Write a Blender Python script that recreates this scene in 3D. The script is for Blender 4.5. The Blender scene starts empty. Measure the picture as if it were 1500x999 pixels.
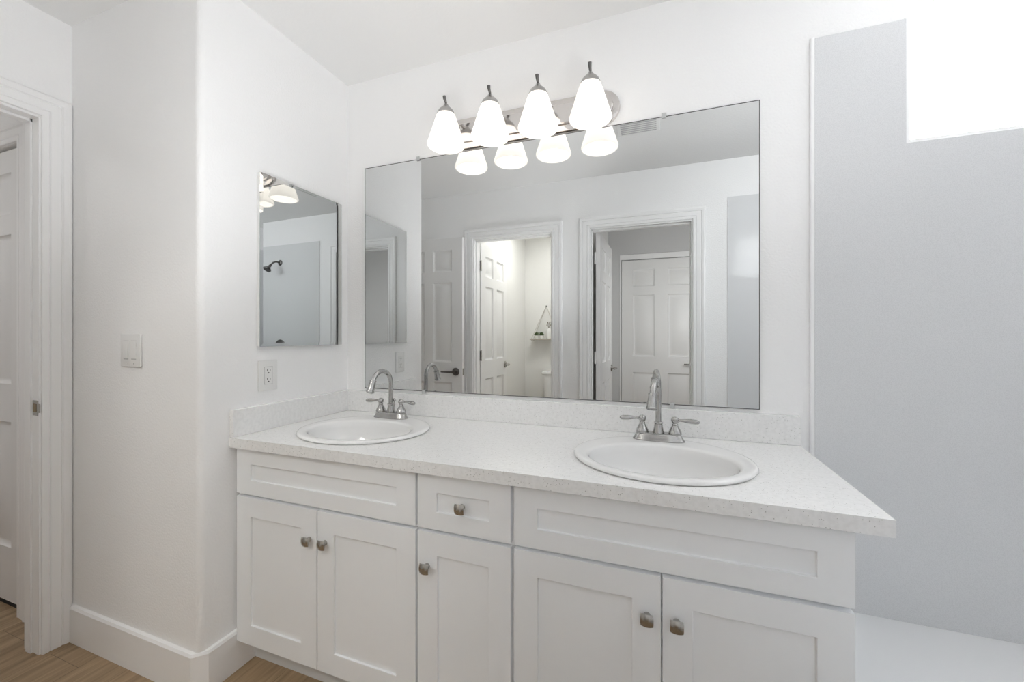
import bpy, bmesh, math, random
from mathutils import Vector, Matrix
R = math.radians
random.seed(4)
SC = bpy.context.scene
COL = SC.collection

# ------------------------------------------------------------------ camera, world, lights, exposure
cam_d = bpy.data.cameras.new('camera')
cam_d.sensor_width = 36.0
cam_d.lens = 590.74 / 1500 * 36
cam_d.shift_y = -7.94 / 1500
cam_d.clip_start = 0.005
cam = bpy.data.objects.new('camera', cam_d)
COL.objects.link(cam)
cam.location = (1.4457, -1.5924, 1.2076)
cam.rotation_euler = (R(90), 0, 0.3502)
SC.camera = cam

SC.view_settings.view_transform = 'Standard'
SC.view_settings.look = 'None'
SC.view_settings.gamma = 1
SC.view_settings.use_curve_mapping = False
SC.view_settings.exposure = 0.63
SC.cycles.diffuse_bounces = 16
SC.cycles.glossy_bounces = 8
SC.cycles.max_bounces = 20

SKY = 17.5            # overcast sky seen through the window
SHADE_E = 0.38        # glow of the glass shades
BULB_E = 7.5        # bulbs inside the shades
WC_W = 7.6          # added ceiling-height light in the toilet room, no fixture modelled
HALL_W = 6.0         # added unseen area light at mid height, facing the closet door
FLASH_W = 30.0
FLASH2_W = 20.0
SIDE_W = 3.6         # unseen ceiling-height light added to brighten the next room

world = bpy.data.worlds.new('overcast_sky')
SC.world = world
world.use_nodes = True
bg = world.node_tree.nodes['Background']
bg.inputs['Color'].default_value = (0.965, 0.982, 1.0, 1)
bg.inputs['Strength'].default_value = SKY


def area_light(name, loc, size, power, rot=(0, 0, 0), color=(1, 1, 1), sy=None):
    d = bpy.data.lights.new(name, 'AREA')
    d.shape = 'RECTANGLE'
    d.size = size
    d.size_y = sy or size
    d.energy = power
    d.color = color
    o = bpy.data.objects.new(name, d)
    COL.objects.link(o)
    o.location = loc
    o.rotation_euler = rot
    return o


area_light('toilet_room_light', (0.35, -2.4, 2.42), 0.35, WC_W, color=(1, 0.985, 0.955))
area_light('hall_fill_light', (1.95, -1.74, 1.45), 0.5, HALL_W, rot=(R(-90), 0, 0))
area_light('next_room_fill_light', (-1.7, -1.6, 2.42), 0.4, SIDE_W)


def fill_flash(name, loc, to, power, cone):
    """Added fill light: an unseen flash head pointed at the ceiling."""
    d = bpy.data.lights.new(name, 'SPOT')
    d.energy = power
    d.spot_size = R(cone)
    d.spot_blend = 1.0
    d.shadow_soft_size = 0.18
    d.color = (0.965, 0.98, 1.0)
    o = bpy.data.objects.new(name, d)
    COL.objects.link(o)
    o.location = loc
    o.rotation_euler = (Vector(to) - Vector(loc)).to_track_quat('-Z', 'Y').to_euler()


fill_flash('fill_flash', (0.95, -1.15, 0.95), (0.15, -0.95, 2.44), FLASH_W, 100)
fill_flash('fill_flash_vanity', (1.9, -1.3, 0.9), (1.55, -0.38, 2.44), FLASH2_W, 80)
portal = area_light('window_portal', (2.48, 0.16, 2.05), 0.70, 1.0, rot=(R(-90), 0, 0), sy=0.55)
portal.data.cycles.is_portal = True


# ------------------------------------------------------------------ materials
def new_mat(name):
    m = bpy.data.materials.new(name)
    m.use_nodes = True
    return m, m.node_tree, m.node_tree.nodes['Principled BSDF']


def plain(name, col, rough=0.5, metal=0.0, spec=0.5):
    m, nt, p = new_mat(name)
    p.inputs['Base Color'].default_value = (*col, 1)
    p.inputs['Roughness'].default_value = rough
    p.inputs['Metallic'].default_value = metal
    p.inputs['Specular IOR Level'].default_value = spec
    return m


def node(nt, kind, **kw):
    n = nt.nodes.new(kind)
    for k, v in kw.items():
        setattr(n, k, v)
    return n


def bumped(name, col, rough, scale, strength, dist, spec=0.3, detail=3.0):
    m, nt, p = new_mat(name)
    p.inputs['Base Color'].default_value = (*col, 1)
    p.inputs['Roughness'].default_value = rough
    p.inputs['Specular IOR Level'].default_value = spec
    tc = node(nt, 'ShaderNodeTexCoord')
    n = node(nt, 'ShaderNodeTexNoise')
    n.inputs['Scale'].default_value = scale
    n.inputs['Detail'].default_value = detail
    nt.links.new(tc.outputs['Object'], n.inputs['Vector'])
    b = node(nt, 'ShaderNodeBump')
    b.inputs['Strength'].default_value = strength
    b.inputs['Distance'].default_value = dist
    nt.links.new(n.outputs['Fac'], b.inputs['Height'])
    nt.links.new(b.outputs['Normal'], p.inputs['Normal'])
    return m


M_WALL = bumped('textured_wall_paint', (0.90, 0.90, 0.90), 0.6, 130, 0.35, 0.004)
M_CEIL = bumped('ceiling_paint', (0.80, 0.80, 0.795), 0.7, 110, 0.25, 0.004)
M_TRIM = plain('semi_gloss_trim_paint', (0.90, 0.90, 0.90), 0.35)
M_DOOR = plain('door_paint', (0.82, 0.82, 0.815), 0.4)
M_CAB = bumped('cabinet_paint', (0.875, 0.89, 0.905), 0.38, 60, 0.03, 0.001, spec=0.4)
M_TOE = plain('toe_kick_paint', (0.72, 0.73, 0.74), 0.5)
M_PORC = plain('white_porcelain', (0.84, 0.84, 0.835), 0.07)
M_ACRYL = plain('tub_acrylic', (0.84, 0.845, 0.85), 0.18)
M_PLAST = plain('white_plastic', (0.82, 0.82, 0.81), 0.3)
M_SLOT = plain('dark_slot', (0.05, 0.05, 0.05), 0.6)
M_GREYLINE = plain('grey_gap', (0.5, 0.5, 0.5), 0.6)
M_EDGE = plain('mirror_black_edge', (0.10, 0.10, 0.10), 0.4)
M_CLEAR = plain('clear_clip_plastic', (0.55, 0.56, 0.56), 0.2)
M_NICK = plain('brushed_nickel', (0.46, 0.455, 0.445), 0.2, 1.0)
M_NICKD = plain('satin_nickel_hardware', (0.46, 0.445, 0.42), 0.24, 1.0)
M_DARKM = plain('dark_steel', (0.16, 0.155, 0.15), 0.3, 1.0)
M_CHROME = plain('chrome', (0.72, 0.69, 0.67), 0.10, 1.0)
M_CAPM = plain('satin_cap_metal', (0.52, 0.51, 0.50), 0.30, 1.0)
M_MIRROR = plain('silvered_mirror', (0.69, 0.70, 0.697), 0.0, 1.0)
M_ROPE = plain('cotton_rope', (0.62, 0.60, 0.56), 0.9)
M_SHELF = plain('pale_wood_shelf', (0.50, 0.46, 0.40), 0.5)
M_LEAF = plain('succulent_green', (0.09, 0.13, 0.055), 0.5)
M_SPRIG = plain('dry_sprig', (0.20, 0.17, 0.13), 0.7)
M_POT = plain('white_ceramic_pot', (0.80, 0.80, 0.78), 0.3)
M_GAPSHADE = plain('door_gap_shade_black', (0.02, 0.02, 0.02), 0.8)


def panel_material():
    m = bumped('cultured_marble_panel', (0.70, 0.71, 0.725), 0.10, 260, 0.03, 0.001, spec=0.15)
    nt = m.node_tree
    p = nt.nodes['Principled BSDF']
    tc = node(nt, 'ShaderNodeTexCoord')
    n = node(nt, 'ShaderNodeTexNoise')
    n.inputs['Scale'].default_value = 420
    n.inputs['Detail'].default_value = 1
    nt.links.new(tc.outputs['Object'], n.inputs['Vector'])
    cr = node(nt, 'ShaderNodeValToRGB')
    cr.color_ramp.elements[0].position = 0.30
    cr.color_ramp.elements[0].color = (0.665, 0.672, 0.682, 1)
    cr.color_ramp.elements[1].position = 0.60
    cr.color_ramp.elements[1].color = (0.735, 0.742, 0.752, 1)
    nt.links.new(n.outputs['Fac'], cr.inputs['Fac'])
    nt.links.new(cr.outputs['Color'], p.inputs['Base Color'])
    return m


def quartz_material():
    m, nt, p = new_mat('speckled_white_quartz')
    p.inputs['Roughness'].default_value = 0.22
    tc = node(nt, 'ShaderNodeTexCoord')
    v = node(nt, 'ShaderNodeTexVoronoi')
    v.inputs['Scale'].default_value = 260
    nt.links.new(tc.outputs['Object'], v.inputs['Vector'])
    # a speck where the cell is both selected by its random colour and close to its centre
    lt = node(nt, 'ShaderNodeMath', operation='LESS_THAN')
    lt.inputs[1].default_value = 0.30
    nt.links.new(v.outputs['Distance'], lt.inputs[0])
    sep = node(nt, 'ShaderNodeSeparateColor')
    nt.links.new(v.outputs['Color'], sep.inputs['Color'])
    gt = node(nt, 'ShaderNodeMath', operation='GREATER_THAN')
    gt.inputs[1].default_value = 0.88
    nt.links.new(sep.outputs['Red'], gt.inputs[0])
    mul = node(nt, 'ShaderNodeMath', operation='MULTIPLY')
    nt.links.new(lt.outputs[0], mul.inputs[0])
    nt.links.new(gt.outputs[0], mul.inputs[1])
    n = node(nt, 'ShaderNodeTexNoise')
    n.inputs['Scale'].default_value = 90
    nt.links.new(tc.outputs['Object'], n.inputs['Vector'])
    base = node(nt, 'ShaderNodeValToRGB')
    base.color_ramp.elements[0].position = 0.35
    base.color_ramp.elements[0].color = (0.82, 0.82, 0.815, 1)
    base.color_ramp.elements[1].position = 0.6
    base.color_ramp.elements[1].color = (0.87, 0.87, 0.865, 1)
    nt.links.new(n.outputs['Fac'], base.inputs['Fac'])
    speck = node(nt, 'ShaderNodeValToRGB')
    speck.color_ramp.elements[0].color = (0.36, 0.36, 0.35, 1)
    speck.color_ramp.elements[1].color = (0.74, 0.73, 0.71, 1)
    nt.links.new(sep.outputs['Green'], speck.inputs['Fac'])
    mix = node(nt, 'ShaderNodeMix', data_type='RGBA')
    nt.links.new(mul.outputs[0], mix.inputs['Factor'])
    nt.links.new(base.outputs['Color'], mix.inputs['A'])
    nt.links.new(speck.outputs['Color'], mix.inputs['B'])
    nt.links.new(mix.outputs['Result'], p.inputs['Base Color'])
    return m


def wood_material():
    m, nt, p = new_mat('oak_plank_floor')
    p.inputs['Roughness'].default_value = 0.45
    tc = node(nt, 'ShaderNodeTexCoord')
    mp = node(nt, 'ShaderNodeMapping')
    mp.inputs['Rotation'].default_value = (0, 0, R(90))
    nt.links.new(tc.outputs['Object'], mp.inputs['Vector'])
    br = node(nt, 'ShaderNodeTexBrick')
    br.offset = 0.37
    br.inputs['Scale'].default_value = 1.0
    br.inputs['Brick Width'].default_value = 1.2
    br.inputs['Row Height'].default_value = 0.18
    br.inputs['Mortar Size'].default_value = 0.0008
    br.inputs['Color1'].default_value = (0.43, 0.31, 0.19, 1)
    br.inputs['Color2'].default_value = (0.37, 0.26, 0.155, 1)
    br.inputs['Mortar'].default_value = (0.16, 0.11, 0.07, 1)
    nt.links.new(mp.outputs['Vector'], br.inputs['Vector'])
    mp2 = node(nt, 'ShaderNodeMapping')
    mp2.inputs['Scale'].default_value = (28, 1.6, 1)
    nt.links.new(tc.outputs['Object'], mp2.inputs['Vector'])
    n = node(nt, 'ShaderNodeTexNoise')
    n.inputs['Scale'].default_value = 2.0
    n.inputs['Detail'].default_value = 6
    n.inputs['Distortion'].default_value = 0.6
    nt.links.new(mp2.outputs['Vector'], n.inputs['Vector'])
    cr = node(nt, 'ShaderNodeValToRGB')
    cr.color_ramp.elements[0].position = 0.3
    cr.color_ramp.elements[0].color = (0.62, 0.60, 0.58, 1)
    cr.color_ramp.elements[1].position = 0.7
    cr.color_ramp.elements[1].color = (1.12, 1.1, 1.08, 1)
    nt.links.new(n.outputs['Fac'], cr.inputs['Fac'])
    mix = node(nt, 'ShaderNodeMix', data_type='RGBA', blend_type='MULTIPLY')
    mix.inputs['Factor'].default_value = 1.0
    nt.links.new(br.outputs['Color'], mix.inputs['A'])
    nt.links.new(cr.outputs['Color'], mix.inputs['B'])
    nt.links.new(mix.outputs['Result'], p.inputs['Base Color'])
    return m


def emit(name, col, strength, translucent=None):
    m = bpy.data.materials.new(name)
    m.use_nodes = True
    nt = m.node_tree
    nt.nodes.clear()
    out = node(nt, 'ShaderNodeOutputMaterial')
    e = node(nt, 'ShaderNodeEmission')
    e.inputs['Color'].default_value = (*col, 1)
    e.inputs['Strength'].default_value = strength
    if translucent is None:
        nt.links.new(e.outputs[0], out.inputs['Surface'])
        return m
    t = node(nt, 'ShaderNodeBsdfTranslucent')
    t.inputs['Color'].default_value = (*translucent, 1)
    d = node(nt, 'ShaderNodeBsdfPrincipled')
    d.inputs['Base Color'].default_value = (0.8, 0.79, 0.77, 1)
    d.inputs['Roughness'].default_value = 0.25
    mx = node(nt, 'ShaderNodeMixShader')
    mx.inputs[0].default_value = 0.5
    nt.links.new(t.outputs[0], mx.inputs[1])
    nt.links.new(d.outputs[0], mx.inputs[2])
    ad = node(nt, 'ShaderNodeAddShader')
    nt.links.new(mx.outputs[0], ad.inputs[0])
    nt.links.new(e.outputs[0], ad.inputs[1])
    nt.links.new(ad.outputs[0], out.inputs['Surface'])
    return m


def glass_pane_material():
    m = bpy.data.materials.new('window_glass')
    m.use_nodes = True
    nt = m.node_tree
    nt.nodes.clear()
    out = node(nt, 'ShaderNodeOutputMaterial')
    t = node(nt, 'ShaderNodeBsdfTransparent')
    g = node(nt, 'ShaderNodeBsdfGlossy')
    g.inputs['Roughness'].default_value = 0.02
    mx = node(nt, 'ShaderNodeMixShader')
    mx.inputs[0].default_value = 0.05
    nt.links.new(t.outputs[0], mx.inputs[1])
    nt.links.new(g.outputs[0], mx.inputs[2])
    nt.links.new(mx.outputs[0], out.inputs['Surface'])
    return m


M_PANEL = panel_material()
M_QUARTZ = quartz_material()
M_WOOD = wood_material()
M_SHADE = emit('frosted_lamp_glass', (1.0, 0.95, 0.90), SHADE_E, translucent=(0.75, 0.73, 0.70))
M_BULB = emit('lit_bulb', (1.0, 0.975, 0.945), BULB_E)
M_PANE = glass_pane_material()


# ------------------------------------------------------------------ mesh helpers
class MB:
    """Collects shapes and links them as one mesh object."""

    def __init__(self):
        self.bm = bmesh.new()

    def box(self, x0, x1, y0, y1, z0, z1, bevel=0.0, seg=2):
        bm = self.bm
        r = bmesh.ops.create_cube(bm, size=1.0)
        vs = r['verts']
        for v in vs:
            v.co = Vector((x0 + (v.co.x + .5) * (x1 - x0), y0 + (v.co.y + .5) * (y1 - y0), z0 + (v.co.z + .5) * (z1 - z0)))
        if bevel:
            es = list({e for v in vs for e in v.link_edges})
            bmesh.ops.bevel(bm, geom=es, offset=bevel, segments=seg, affect='EDGES', profile=0.5)
        return self

    def loops(self, rings, cap0=True, cap1=True, closed=True):
        """Bridges consecutive rings of equally many points."""
        bm = self.bm
        vr = [[bm.verts.new(p) for p in r] for r in rings]
        n = len(vr[0])
        for a, b in zip(vr, vr[1:]):
            for i in range(n if closed else n - 1):
                j = (i + 1) % n
                bm.faces.new((a[i], a[j], b[j], b[i]))
        if cap0:
            bm.faces.new(list(reversed(vr[0])))
        if cap1:
            bm.faces.new(vr[-1])
        return self

    def lathe(self, prof, loc=(0, 0, 0), axis='Z', n=28, mat=None, cap0=True, cap1=True):
        M = {'Z': Matrix.Identity(4), 'X': Matrix.Rotation(R(90), 4, 'Y'), '-X': Matrix.Rotation(R(-90), 4, 'Y'),
             '-Y': Matrix.Rotation(R(90), 4, 'X'), 'Y': Matrix.Rotation(R(-90), 4, 'X')}[axis]
        if mat is not None:
            M = mat
        T = Matrix.Translation(loc) @ M
        rings = [[T @ Vector((max(r, 1e-5) * math.cos(2 * math.pi * i / n), max(r, 1e-5) * math.sin(2 * math.pi * i / n), z)) for i in range(n)] for r, z in prof]
        return self.loops(rings, cap0, cap1)

    def tube(self, pts, rad, n=12):
        pts = [Vector(p) for p in pts]
        rads = rad if isinstance(rad, (list, tuple)) else [rad] * len(pts)
        t0 = (pts[1] - pts[0]).normalized()
        up = Vector((0, 0, 1)) if abs(t0.z) < .9 else Vector((1, 0, 0))
        u = t0.cross(up).normalized()
        rings = []
        for i, p in enumerate(pts):
            a = pts[max(i - 1, 0)]
            b = pts[min(i + 1, len(pts) - 1)]
            t = (b - a).normalized()
            u = (u - t * u.dot(t)).normalized()
            w = t.cross(u)
            rings.append([p + (u * math.cos(2 * math.pi * k / n) + w * math.sin(2 * math.pi * k / n)) * rads[i] for k in range(n)])
        return self.loops(rings)

    def prism(self, poly, z0, z1, f=lambda a, b, c: (a, b, c)):
        return self.loops([[f(a, b, z0) for a, b in poly], [f(a, b, z1) for a, b in poly]])

    def sphere(self, loc, r, sx=1, sy=1, sz=1, n=16):
        res = bmesh.ops.create_uvsphere(self.bm, u_segments=n, v_segments=max(6, n // 2), radius=1)
        for v in res['verts']:
            v.co = Vector((loc[0] + v.co.x * r * sx, loc[1] + v.co.y * r * sy, loc[2] + v.co.z * r * sz))
        return self

    def build(self, name, mat, parent=None, loc=None, rot=None, angle=38):
        bm = self.bm
        bmesh.ops.recalc_face_normals(bm, faces=bm.faces[:])
        me = bpy.data.meshes.new(name)
        bm.to_mesh(me)
        bm.free()
        me.materials.append(mat)
        me.shade_smooth()
        me.set_sharp_from_angle(angle=R(angle))
        o = bpy.data.objects.new(name, me)
        COL.objects.link(o)
        if parent:
            o.parent = parent
        if loc:
            o.location = loc
        if rot:
            o.rotation_euler = rot
        return o


def tag(o, label, cat, group=None, kind=None):
    o['label'] = label
    o['category'] = cat
    if group:
        o['group'] = group
    if kind:
        o['kind'] = kind
    return o


def thing(name, label, cat, loc=(0, 0, 0), rz=0.0, group=None, kind=None):
    o = bpy.data.objects.new(name, None)
    COL.objects.link(o)
    o.location = loc
    o.rotation_euler = (0, 0, rz)
    return tag(o, label, cat, group, kind)


def copy_tree(o, parent=None):
    c = o.copy()
    COL.objects.link(c)
    c.parent = parent
    for ch in list(o.children):
        copy_tree(ch, c)
    return c


def structure(o, label, cat):
    return tag(o, label, cat, kind='structure')


def superloop(cx, cy, a, b, z, n=64, e=2.0):
    out = []
    for i in range(n):
        t = 2 * math.pi * i / n
        c, s = math.cos(t), math.sin(t)
        out.append((cx + a * math.copysign(abs(c) ** (2 / e), c), cy + b * math.copysign(abs(s) ** (2 / e), s), z))
    return out


def paneled_slab(w, h, t, cells, rings, both=True, bevel=0.0):
    """Slab 0..w (x), 0..t (y, front at y=0), 0..h (z). cells: panel rectangles; rings: (inset, depth) steps inside each."""
    mb = MB()
    bm = mb.bm
    xs = sorted({0, w, *[c[0] for c in cells], *[c[1] for c in cells]})
    zs = sorted({0, h, *[c[2] for c in cells], *[c[3] for c in cells]})

    def side(fy, sgn):
        for i in range(len(xs) - 1):
            for k in range(len(zs) - 1):
                xa, xb, za, zb = xs[i], xs[i + 1], zs[k], zs[k + 1]
                mx, mz = (xa + xb) / 2, (za + zb) / 2
                if any(c[0] < mx < c[1] and c[2] < mz < c[3] for c in cells):
                    continue
                q = [(xa, fy, za), (xb, fy, za), (xb, fy, zb), (xa, fy, zb)]
                bm.faces.new([bm.verts.new(p) for p in (q if sgn > 0 else q[::-1])])
        for (xa, xb, za, zb) in cells:
            prev = [(xa, fy, za), (xb, fy, za), (xb, fy, zb), (xa, fy, zb)]
            for ins, dep in rings:
                y = fy + sgn * dep
                cur = [(xa + ins, y, za + ins), (xb - ins, y, za + ins), (xb - ins, y, zb - ins), (xa + ins, y, zb - ins)]
                for a in range(4):
                    b = (a + 1) % 4
                    q = [prev[a], prev[b], cur[b], cur[a]]
                    bm.faces.new([bm.verts.new(p) for p in (q if sgn > 0 else q[::-1])])
                prev = cur
            bm.faces.new([bm.verts.new(p) for p in (prev if sgn > 0 else prev[::-1])])

    side(0.0, 1)
    if both:
        side(t, -1)
    else:
        bm.faces.new([bm.verts.new(p) for p in ((0, t, 0), (0, t, h), (w, t, h), (w, t, 0))])
    for q in (((0, 0, 0), (0, t, 0), (w, t, 0), (w, 0, 0)), ((0, 0, h), (w, 0, h), (w, t, h), (0, t, h)),
              ((0, 0, 0), (0, 0, h), (0, t, h), (0, t, 0)), ((w, 0, 0), (w, t, 0), (w, t, h), (w, 0, h))):
        bm.faces.new([bm.verts.new(p) for p in q])
    bmesh.ops.remove_doubles(bm, verts=bm.verts[:], dist=1e-5)
    return mb


CASING = [(0, 0), (0, .011), (.004, .013), (.018, .013), (.021, .009), (.024, .013), (.050, .015), (.054, .011), (.058, .017), (.070, .020), (.078, .018), (.083, .012), (.083, 0)]


def casing(name, s0, s1, top, f, label, mat=M_TRIM):
    """A mitred door casing round an opening s0..s1, 0..top; f(s, z, n) gives the 3-D point, n away from the wall."""
    mb = MB()
    rings = []
    for u, v in CASING:
        pass
    path = [lambda u: (s0 - u, 0.0), lambda u: (s0 - u, top + u), lambda u: (s1 + u, top + u), lambda u: (s1 + u, 0.0)]
    for p in path:
        rings.append([f(*p(u), v) for u, v in CASING])
    mb.loops(rings)
    o = mb.build(name, mat, angle=25)
    structure(o, label, 'door casing')
    return o


# ------------------------------------------------------------------ room shell
H = 2.44
YO = -1.577          # room face of the wall opposite the mirror
YB = YO - 0.113      # its back
XS = -0.7555         # room face of the side wall with the left door
XSB = XS - 0.100
YR = -0.684          # face of the return wall
WX1 = 3.02           # right wall

o = MB().box(-2.7, 3.2, -3.4, 0.2, -0.1, 0.0).build('floor', M_WOOD)
structure(o, 'brown oak plank floor running through bathroom and rooms behind', 'floor')
o = MB().box(-2.7, 3.2, -3.4, 0.2, H, H + 0.1).build('ceiling', M_CEIL)
structure(o, 'flat white painted ceiling over the bathroom', 'ceiling')

# back wall with an arch-headed window opening
WA, WB, WZ0, WZ1 = 2.16, 2.80, 1.80, 2.19
ANG = R(38)
ARC_R = (WB - WA) / 2 / math.sin(ANG)
ARC_C = ((WA + WB) / 2, WZ1 - ARC_R * math.cos(ANG))


def arch_pts(k=16, off=0.0):
    return [(ARC_C[0] + (ARC_R + off) * math.sin(-ANG + 2 * ANG * i / k), ARC_C[1] + (ARC_R + off) * math.cos(-ANG + 2 * ANG * i / k)) for i in range(k + 1)]


def xz(a, b, c):
    return (a, c, b)


mb = MB()
mb.box(-0.1, WA, 0, 0.14, 0, H)
mb.box(WB, WX1 + 0.1, 0, 0.14, 0, H)
mb.box(WA, WB, 0, 0.14, 0, WZ0)
ap = arch_pts()
for (xa, za), (xb, zb) in zip(ap, ap[1:]):
    mb.prism([(xa, za), (xb, zb), (xb, H), (xa, H)], 0, 0.14, xz)
o = mb.build('wall_back', M_WALL)
structure(o, 'white textured wall behind the vanity and mirror', 'wall')

# left wall and its return, with a rounded outer corner
BR = 0.022
foot = [(0.0, 0.0), (-0.1, 0.0), (-0.1, YR + 0.1), (-1.146, YR + 0.1), (-1.146, YR), (-BR, YR)]
foot += [(-BR + BR * math.sin(R(a)), YR + BR - BR * math.cos(R(a))) for a in range(15, 91, 15)]
mb = MB().prism(foot, 0, H)
mb.box(-1.871, -1.146, YR, YR + 0.1, 2.045, H)
mb.box(-2.7, -1.871, YR, YR + 0.1, 0, H)
mb.box(-1.95, -1.05, YR + 0.1, YR + 0.16, 0, H)  # unseen backing added behind the door to block sky light in its gaps
o = mb.build('wall_left', M_WALL, angle=50)
structure(o, 'white textured left wall turning a rounded corner beside the vanity', 'wall')

# side wall with the doorway at the far left
SO0, SO1, DT = -0.772, -1.435, 2.035     # opening (y) and its height
mb = MB()
mb.box(XSB, XS, SO0, YR, 0, H)
mb.box(XSB, XS, SO1, SO0, DT, H)
mb.box(XSB, XS, YB, SO1, 0, H)
o = mb.build('wall_side', M_WALL)
structure(o, 'white textured wall with a doorway at the far left', 'wall')

# wall opposite the mirror with two doorways
WC0, WC1, HA0, HA1 = -0.058, 0.630, 0.943, 1.665
mb = MB()
mb.box(XSB, WC0, YB, YO, 0, H)
mb.box(WC0, WC1, YB, YO, DT, H)
mb.box(WC1, HA0, YB, YO, 0, H)
mb.box(HA0, HA1, YB, YO, DT, H)
mb.box(HA1, WX1 + 0.1, YB, YO, 0, H)
o = mb.build('wall_opposite', M_WALL)
structure(o, 'white wall with two doorways seen in the large mirror', 'wall')
o = MB().box(WX1, WX1 + 0.1, YB, 0.0, 0, H).build('wall_right', M_WALL)
structure(o, 'white wall at the right end of the tub', 'wall')

# toilet room, hall and next room
mb = MB()
mb.box(-0.24, -0.125, -3.2, YB, 0, H)
mb.box(-0.24, 0.92, -3.3, -3.2, 0, H)
mb.box(0.80, 0.92, -3.2, YB, 0, H)
o = mb.build('wall_toilet_room', bumped('toilet_room_paint', (0.80, 0.80, 0.785), 0.6, 130, 0.2, 0.003))
structure(o, 'white walls of the toilet room seen in the mirror', 'wall')
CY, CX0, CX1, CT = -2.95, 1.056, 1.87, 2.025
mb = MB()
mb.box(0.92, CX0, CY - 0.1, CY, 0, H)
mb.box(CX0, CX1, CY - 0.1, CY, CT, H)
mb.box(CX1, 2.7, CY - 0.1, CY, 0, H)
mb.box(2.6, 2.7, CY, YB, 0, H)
mb.box(CX0 - 0.1, CX1 + 0.1, CY - 0.16, CY - 0.1, 0, H)  # added backing out of sight, stops sky light leaking round the closet door
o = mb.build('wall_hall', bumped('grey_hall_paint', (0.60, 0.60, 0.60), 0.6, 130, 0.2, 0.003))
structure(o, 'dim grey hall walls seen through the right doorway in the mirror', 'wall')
mb = MB()
mb.box(-2.7, -2.6, -2.4, YR, 0, H)
mb.box(-2.7, XSB, -2.5, -2.4, 0, H)
mb.box(XSB, -0.24, -2.5, YB, 0, H)
o = mb.build('wall_next_room', M_WALL)
structure(o, 'white walls of the room beyond the left doorway', 'wall')

# baseboard on the left return, mitred round the rounded corner
BT, BH = 0.015, 0.142


def base_prof(t0=BT):
    return [(0, 0), (t0, 0), (t0, BH - 0.010), (t0 - 0.005, BH - 0.002), (0.0, BH)]


def base_run(mb, path):
    """path: list of ((x, y), (nx, ny)) with outward directions scaled for mitres."""
    mb.loops([[(x + nx * u, y + ny * u, z) for u, z in base_prof()] for (x, y), (nx, ny) in path])


mb = MB()
c = 0.41421
base_run(mb, [((XS, YR), (0, -1)), ((-0.030, YR), (-c + 0.414, -1)), ((-0.024, YR), (c * .6, -1)), ((0, YR + 0.024), (1, -c * .6)), ((0, YR + 0.03), (1, 0)), ((0, -0.49), (1, 0))])
o = mb.build('baseboard_left', M_TRIM, angle=20)
structure(o, 'tall white baseboard wrapping the left corner', 'baseboard')
mb = MB()
base_run(mb, [((WC1 + 0.084, YO), (0, 1)), ((HA0 - 0.084, YO), (0, 1))])
base_run(mb, [((HA1 + 0.084, YO), (0, 1)), ((1.83, YO), (0, 1))])
base_run(mb, [((XS, YO), (0, 1)), ((WC0 - 0.084, YO), (0, 1))])
o = mb.build('baseboard_opposite', M_TRIM, angle=20)
structure(o, 'tall white baseboard on the wall opposite the mirror', 'baseboard')

# casings and jambs
casing('trim_1', SO1 + 0.006 - 0.012, SO0 + 0.002, DT + 0.006, lambda s, z, n: (XS + n, s, z), 'white moulded casing round the far left doorway')
casing('trim_2', WC0 - 0.006, WC1 + 0.006, DT + 0.006, lambda s, z, n: (s, YO + n, z), 'white casing round the toilet room doorway')
casing('trim_3', HA0 - 0.006, HA1 + 0.006, DT + 0.006, lambda s, z, n: (s, YO + n, z), 'white casing round the hall doorway')
casing('trim_4', -1.871, -1.146, 2.046, lambda s, z, n: (s, YR - n, z), 'white casing round the closed door in the next room')


def jamb(name, s0, s1, top, d0, d1, f, label, stop):
    """Lining of an opening: thickness 12 mm, with a door stop strip."""
    mb = MB()

    def b(sa, sb, da, db, za, zb):
        p, q = f(sa, da), f(sb, db)
        mb.box(min(p[0], q[0]), max(p[0], q[0]), min(p[1], q[1]), max(p[1], q[1]), za, zb, 0.001, 1)
    t = 0.004
    b(s0 - t, s0 + t, d0, d1, 0, top)
    b(s1 - t, s1 + t, d0, d1, 0, top)
    sg = 1 if s1 > s0 else -1
    b(s0 - sg * t, s1 + sg * t, d0, d1, top - t, top + t)
    e0, e1 = stop
    sg = 1 if s1 > s0 else -1
    b(s0 + sg * t, s0 + sg * (t + .007), e0, e1, 0, top - t)
    b(s1 - sg * t, s1 - sg * (t + .007), e0, e1, 0, top - t)
    b(s0, s1, e0, e1, top - t - .011, top - t)
    o = mb.build(name, M_TRIM)
    return structure(o, label, 'door jamb')


j1 = jamb('trim_5', SO0, SO1, DT, XSB - .002, XS + .001, lambda s, d: (d, s), 'white jamb with a latch plate in the far left doorway', (XS - 0.075, XS - 0.040))
jamb('trim_6', WC0, WC1, DT, YB - .002, YO + .001, lambda s, d: (s, d), 'white jamb of the toilet room doorway', (YO - 0.065, YO - 0.030))
jamb('trim_7', HA0, HA1, DT, YB - .002, YO + .001, lambda s, d: (s, d), 'white jamb of the hall doorway', (YO - 0.065, YO - 0.030))
# strike plate on the far left jamb
mb = MB()
mb.box(XS - 0.036, XS + 0.001, SO0 - 0.0062, SO0 - 0.0042, 0.905, 0.962, 0.0008, 1)
mb.box(XS + 0.001, XS + 0.0125, SO0 - 0.0058, SO0 - 0.0042, 0.917, 0.950, 0.0006, 1)
mb.build('strike_plate', M_NICKD, j1)['label'] = 'nickel latch plate'
MB().box(XS - 0.028, XS - 0.008, SO0 - 0.0072, SO0 - 0.006, 0.918, 0.949).build('latch_hole', plain('bare_wood', (0.25, 0.19, 0.12), .8), j1)


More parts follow.
